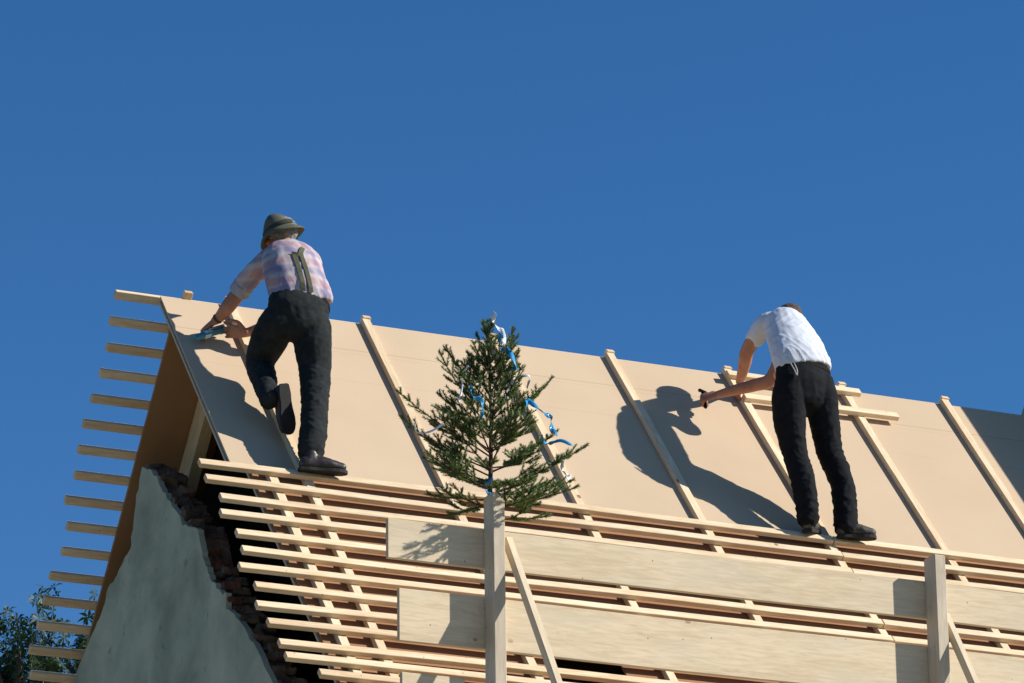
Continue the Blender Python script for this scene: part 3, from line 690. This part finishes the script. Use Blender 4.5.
bm = bmesh.new(); add_box(bm, L/2-.005, L/2+.035, -.010, .010, -.012, .010, .002); bm_obj('nose', bm, MW['belt'], hs, TM)
bm = bmesh.new(); add_box(bm, -.02, L/2, -.006, .006, .03, .042, .003); bm_obj('lever', bm, MW['metal'], hs, TM)

# ------------------------------------------------------------------ topping-out spruce on the left post
tp = P0 + Vector((.425-.010, 19.34-P0.y+.075, -2.148))     # behind the post top
rng = random.Random(11)
spr = thing('spruce_tree', tp+Vector((0, 0, -.45)), 'small topping-out spruce with blue and white ribbons fixed to the left scaffold post', 'tree')
MW['bark'] = plain('brown_bark', (.10, .065, .04), (.05, .035, .025), .9, .2, 30, .5)
def leafmat(name, c1, c2, trans=.15):
    m, nt, b = mat(name, .5, .35)
    oi = nt.nodes.new('ShaderNodeNewGeometry'); v = coords(nt, (1, 1, 1), False)
    f = mth(nt, 'ADD', mth(nt, 'MULTIPLY', oi.outputs['Random Per Island'], .6), mth(nt, 'MULTIPLY', noise_t(nt, v, 4., 2), .4))
    nt.links.new(ramp(nt, f, [(.15, c2), (.8, c1)]), b.inputs['Base Color'])
    tr = nt.nodes.new('ShaderNodeBsdfTranslucent'); tr.inputs[0].default_value = (c1[0]*1.3, c1[1]*1.5, c1[2], 1)
    ms = nt.nodes.new('ShaderNodeMixShader'); ms.inputs[0].default_value = trans
    out = nt.nodes['Material Output']; nt.links.new(b.outputs[0], ms.inputs[1]); nt.links.new(tr.outputs[0], ms.inputs[2]); nt.links.new(ms.outputs[0], out.inputs[0])
    return m
MW['needle'] = leafmat('spruce_needles', (.15, .20, .055), (.055, .09, .025), .16)
WV, WF, NV, NF = [], [], [], []
def twig_tube(pts, r0, r1):
    nodes = [(*p, r0+(r1-r0)*i/max(1, len(pts)-1), r0+(r1-r0)*i/max(1, len(pts)-1)) for i, p in enumerate(pts)]
    sd = (0, 0, 1) if abs((Vector(pts[-1])-Vector(pts[0])).normalized().z) < .8 else (1, 0, 0)
    v_, f_ = tube(nodes, side=sd, sub=1, seg=5); o_ = len(WV); WV.extend(v_); WF.extend([tuple(i+o_ for i in x_) for x_ in f_])
def needles(pts, dens=1500, ln=.0150):
    for a, b_ in zip(pts, pts[1:]):
        a = Vector(a); b_ = Vector(b_); d = b_-a; Ls = d.length
        if Ls < 1e-5: continue
        d.normalize(); n1 = d.orthogonal().normalized(); n2 = d.cross(n1)
        for _ in range(max(1, int(dens*Ls))):
            p = a.lerp(b_, rng.random()); an = rng.uniform(0, 2*math.pi); rad = n1*math.cos(an)+n2*math.sin(an)
            if rad.z < -.3 and rng.random() < .5: continue
            l = ln*rng.uniform(.75, 1.2); q_ = p + (d*.75 + rad*.85 + Vector((0, 0, .12))).normalized()*l; s = d.cross(rad).normalized()*.0015
            o_ = len(NV); NV.extend([p-s, p+s, q_+s*.4, q_-s*.4]); NF.append((o_, o_+1, o_+2, o_+3))
def curve_pts(p, d, L, up, n=5, wig=.05):
    pts = [p]; d = d.normalized()
    for i in range(n):
        d = (d + Vector((0, 0, up/n)) + Vector((rng.uniform(-1, 1), rng.uniform(-1, 1), rng.uniform(-1, 1)))*wig).normalized(); pts.append(pts[-1]+d*L/n)
    return pts
def bough(p, d, L, up=.35, thin=1.0):
    pts = curve_pts(p, d, L, up, 8, .05); twig_tube(pts, .0048, .0018); needles(pts[2:] if L > .2 else pts[1:], 1400*thin)
    ax = d.normalized(); sd = ax.cross(Vector((0, 0, 1))).normalized()
    nn = max(3, int(L/.055)); 
    for k in range(1, nn+1):
        t = k/(nn+.6)
        if t < .18: continue
        i = min(int(t*8), 7); b_ = pts[i].lerp(pts[i+1], t*8-i); td = (pts[i+1]-pts[i]).normalized()
        l2 = min(.19, L*.55)*(1.06-t)**.8*rng.uniform(.75, 1.15)
        if l2 < .03: l2 = .03
        for sg in (-1, 1):
            if rng.random() < .10: continue
            dd = (td*.85 + sd*sg*.85 + Vector((0, 0, rng.uniform(-.12, .30)))).normalized()
            q_ = curve_pts(b_, dd, l2, .25, 4, .07); twig_tube(q_, .0022, .0012); needles(q_, 1500*thin)
            if l2 > .085:
                for t2 in (.38, .62):
                    j = min(int(t2*4), 3); c_ = q_[j].lerp(q_[j+1], t2*4-j)
                    for s2 in (-1, 1):
                        if rng.random() < .25: continue
                        d3 = ((q_[j+1]-q_[j]).normalized()*.9 + dd.cross(Vector((0, 0, 1))).normalized()*s2*.8 + Vector((0, 0, rng.uniform(-.1, .3)))).normalized()
                        r_ = curve_pts(c_, d3, l2*.42*rng.uniform(.8, 1.2), .2, 2, .05); needles(r_, 1500*thin); twig_tube(r_, .0015, .001)
stem_x = lambda z: tp + Vector((.012*math.sin(z*4), 0, z))
# level height, number, reach, rise
for z, n, reach, el in ((.84, 3, .10, 58), (.74, 4, .15, 52), (.64, 5, .22, 48), (.54, 5, .27, 44), (.44, 6, .30, 38), (.35, 6, .33, 33), (.26, 6, .34, 28), (.17, 6, .34, 22), (.08, 6, .32, 12), (-.02, 4, .28, 2)):
    a0 = rng.uniform(0, 6.28)
    for k in range(n):
        an = a0 + 2*math.pi*k/n + rng.uniform(-.5, .5); e = R(el+rng.uniform(-12, 12)); L_ = reach*rng.uniform(.6, 1.2)
        dv = Vector((math.cos(an)*math.cos(e), math.sin(an)*math.cos(e), math.sin(e)))
        if z < .1 and dv.y < -.1: dv.y *= -.4
        bough(stem_x(z + rng.uniform(-.03, .03)), dv, L_, .30 if z > .3 else .15, 1.0)
# the boughs that make its outline
for z0, tx, ty, tz in ((.22, -.50, -.05, .50), (.12, -.46, .10, .37), (.36, -.33, -.08, .68), (.50, -.20, .05, .80), (.05, -.40, -.12, .16), (.0, -.30, .1, .02), (.06, .54, -.06, .27), (.14, .44, .10, .42),
                       (.32, .31, -.1, .63), (.48, .20, .06, .78), (.02, .50, .08, .14), (-.04, .44, -.10, .06), (-.10, .30, -.04, -.08), (.55, .12, -.12, .86), (-.06, .16, -.34, -.04), (.03, .04, -.40, .02)):
    o_ = stem_x(z0); d_ = Vector((tp.x+tx, tp.y+ty, tp.z+tz)) - o_
    bough(o_, d_ - Vector((0, 0, .10*d_.length)), d_.length*1.03, .28)
lead = curve_pts(stem_x(.80), Vector((0, 0, 1)), .115, .2, 4, .02); needles(lead, 1800)
twig_tube([stem_x(-.42), stem_x(-.1), stem_x(.15), stem_x(.4), stem_x(.62), stem_x(.82)], .016, .005)
mesh_obj('trunk', WV, WF, MW['bark'], spr, Matrix(), True)
mesh_obj('foliage', NV, NF, MW['needle'], spr, Matrix())
# ribbons
MW['rblue'] = plain('blue_ribbon', (.03, .28, .55), (.02, .22, .48), .35, .5, 8, 0)
MW['rwhite'] = plain('white_ribbon', (.70, .72, .75), (.62, .65, .70), .45, .5, 8, 0)
tq = P0 + Vector((.420, 19.34-P0.y, -2.148))
def ribbon(pts, m, label, wd=.018, y=-.03):
    ns = [(*(tq+Vector((x, y+.05*math.sin(i*1.7), z))), wd*.85, 1) for i, (x, z) in enumerate(pts)]; ns = catmull(ns, 7); V, F = [], []
    for i, n in enumerate(ns):
        p = Vector(n[:3]); t = (Vector(ns[min(i+1, len(ns)-1)][:3])-Vector(ns[max(i-1, 0)][:3])).normalized(); tw = .9*math.sin(i*.45+len(pts))
        s = t.cross(Vector((math.sin(tw), -math.cos(tw), .2))).normalized(); nn = t.cross(s)*.0006
        for a, b_ in ((-1, -1), (1, -1), (1, 1), (-1, 1)): V.append(p + s*a*wd/2 + nn*b_)
    for i in range(len(ns)-1):
        for j in range(4): F.append((4*i+j, 4*i+(j+1) % 4, 4*i+4+(j+1) % 4, 4*i+4+j))
    F += [(3, 2, 1, 0), tuple(4*(len(ns)-1)+j for j in range(4))]
    o = mesh_obj('ribbon', V, F, m, None, Matrix(), True); tag(o, label, 'ribbon', 'ribbons tied to the spruce'); return o
ribbon([(-.004, .955), (.006, .92), (.022, .86), (.022, .78)], MW['rwhite'], 'white ribbon tied to the very tip of the spruce', .030, -.01)
ribbon([(.004, .83), (.02, .78), (.035, .74), (.063, .65), (.07, .66)], MW['rblue'], 'blue ribbon hanging just below the tip of the spruce', .030, -.06)
ribbon([(-.18, .52), (-.155, .49), (-.14, .45), (-.145, .40), (-.12, .36)], MW['rblue'], 'blue ribbon in the upper left boughs of the spruce', .024, -.10)
ribbon([(.125, .44), (.15, .50), (.18, .44), (.22, .40), (.265, .41), (.28, .36), (.265, .31)], MW['rblue'], 'blue ribbon looping through the middle right boughs of the spruce', .026, -.10)
ribbon([(.05, .50), (.06, .56), (.10, .61), (.15, .62), (.17, .58)], MW['rwhite'], 'white ribbon arching over the upper right boughs of the spruce', .014, -.03)
ribbon([(-.15, .66), (-.165, .62), (-.19, .55), (-.225, .44)], MW['rwhite'], 'thin white ribbon hanging down the left side of the spruce', .010, .0)
ribbon([(.20, .31), (.25, .285), (.30, .29), (.35, .26)], MW['rblue'], 'blue ribbon lying on the right bough of the spruce', .018, -.10)
ribbon([(-.010, .10), (-.030, .06), (-.034, .01), (-.030, -.04)], MW['rblue'], 'blue ribbon tied round the spruce trunk above the post', .020, .03)
ribbon([(.34, .21), (.365, .17), (.37, .13), (.34, .10)], MW['rwhite'], 'white ribbon at the far right end of the spruce', .022, -.05)
ribbon([(-.44, .33), (-.40, .30), (-.36, .29), (-.30, .33)], MW['rwhite'], 'short white ribbon at the far left tip of the spruce', .012, .02)

# ------------------------------------------------------------------ trees far behind
MW['leaf'] = leafmat('broad_leaves', (.045, .075, .022), (.014, .03, .011), .15)
MW['trunkbark'] = plain('grey_bark', (.12, .10, .08), (.06, .05, .04), .95, .1, 6, .8)
def leaf_tree(x, y, top, rx, rz, seed, label, n=900, ll=.17):
    rg = random.Random(seed); base = Vector((x, y, 0)); t = thing('broadleaf_tree', base, label, 'tree', 'trees behind the house')
    cz = top - rz; V, F = [], []; TV, TF = [], []
    def br(nodes):
        v_, f_ = tube(nodes, side=(1, 0, 0) if abs(nodes[0][0]-nodes[-1][0]) < .5 else (0, 0, 1), sub=2, seg=8); o_ = len(TV); TV.extend(v_); TF.extend([tuple(i+o_ for i in q_) for q_ in f_])
    br([(x, y, 0, .24, .24), (x+.1, y, cz*.5, .18, .18), (x, y+.1, cz, .12, .12), (x, y, top-.5, .03, .03)])
    ends = []
    for k in range(16):
        a = rg.uniform(0, 6.28); z0 = rg.uniform(cz-rz*.6, cz+rz*.5); e = Vector((x+math.cos(a)*rx*.8, y+math.sin(a)*rx*.8, min(top-.3, z0+rx*.5)))
        br([(x, y, z0, .07, .07), (*(Vector((x, y, z0)).lerp(e, .5)+Vector((0, 0, -.1))), .045, .045), (*e, .015, .015)])
    for k in range(n):
        while True:
            p = Vector((rg.uniform(-1, 1), rg.uniform(-1, 1), rg.uniform(-1, 1)))
            if .30 < p.length < 1: break
        q_ = p.copy(); p = Vector((x+p.x*rx, y+p.y*rx, cz+p.z*rz)) + noise.noise_vector(q_*2.2+Vector((seed, 0, 0)))*.5
        if noise.noise(q_*2.6+Vector((seed, 3, 0))) < -.22: continue
        ax = Vector((rg.uniform(-1, 1), rg.uniform(-1, 1), rg.uniform(-.2, 1))).normalized(); e1 = ax.orthogonal().normalized(); e2 = ax.cross(e1)
        m_ = rg.randint(6, 9)
        for j in range(m_):
            an = 2*math.pi*j/m_+rg.uniform(-.3, .3); d = (e1*math.cos(an)+e2*math.sin(an)+ax*.25).normalized(); l = ll*rg.uniform(.7, 1.2); s = d.cross(ax).normalized()*l*.12
            a = p; b_ = p+d*l*.55-Vector((0, 0, l*.06)); c_ = p+d*l-Vector((0, 0, l*.35)); o_ = len(V)
            V.extend([a, b_-s, c_, b_+s]); F.append((o_, o_+1, o_+2, o_+3))
    mesh_obj('trunk', TV, TF, MW['trunkbark'], t, Matrix(), True); mesh_obj('crown', V, F, MW['leaf'], t, Matrix()); return t
leaf_tree(14.62, 42.6, 13.92, .62, 1.7, 3, 'slim leafy tree at the far lower left corner of the sky', 1500, .115)
leaf_tree(15.28, 42.2, 13.86, .72, 1.6, 8, 'leafy tree behind the lowest batten ends beside the gable', 1700, .115)
leaf_tree(14.8, 44.5, 13.50, 1.6, 1.9, 12, 'darker lower tree between and behind the other two', 3200, .125)
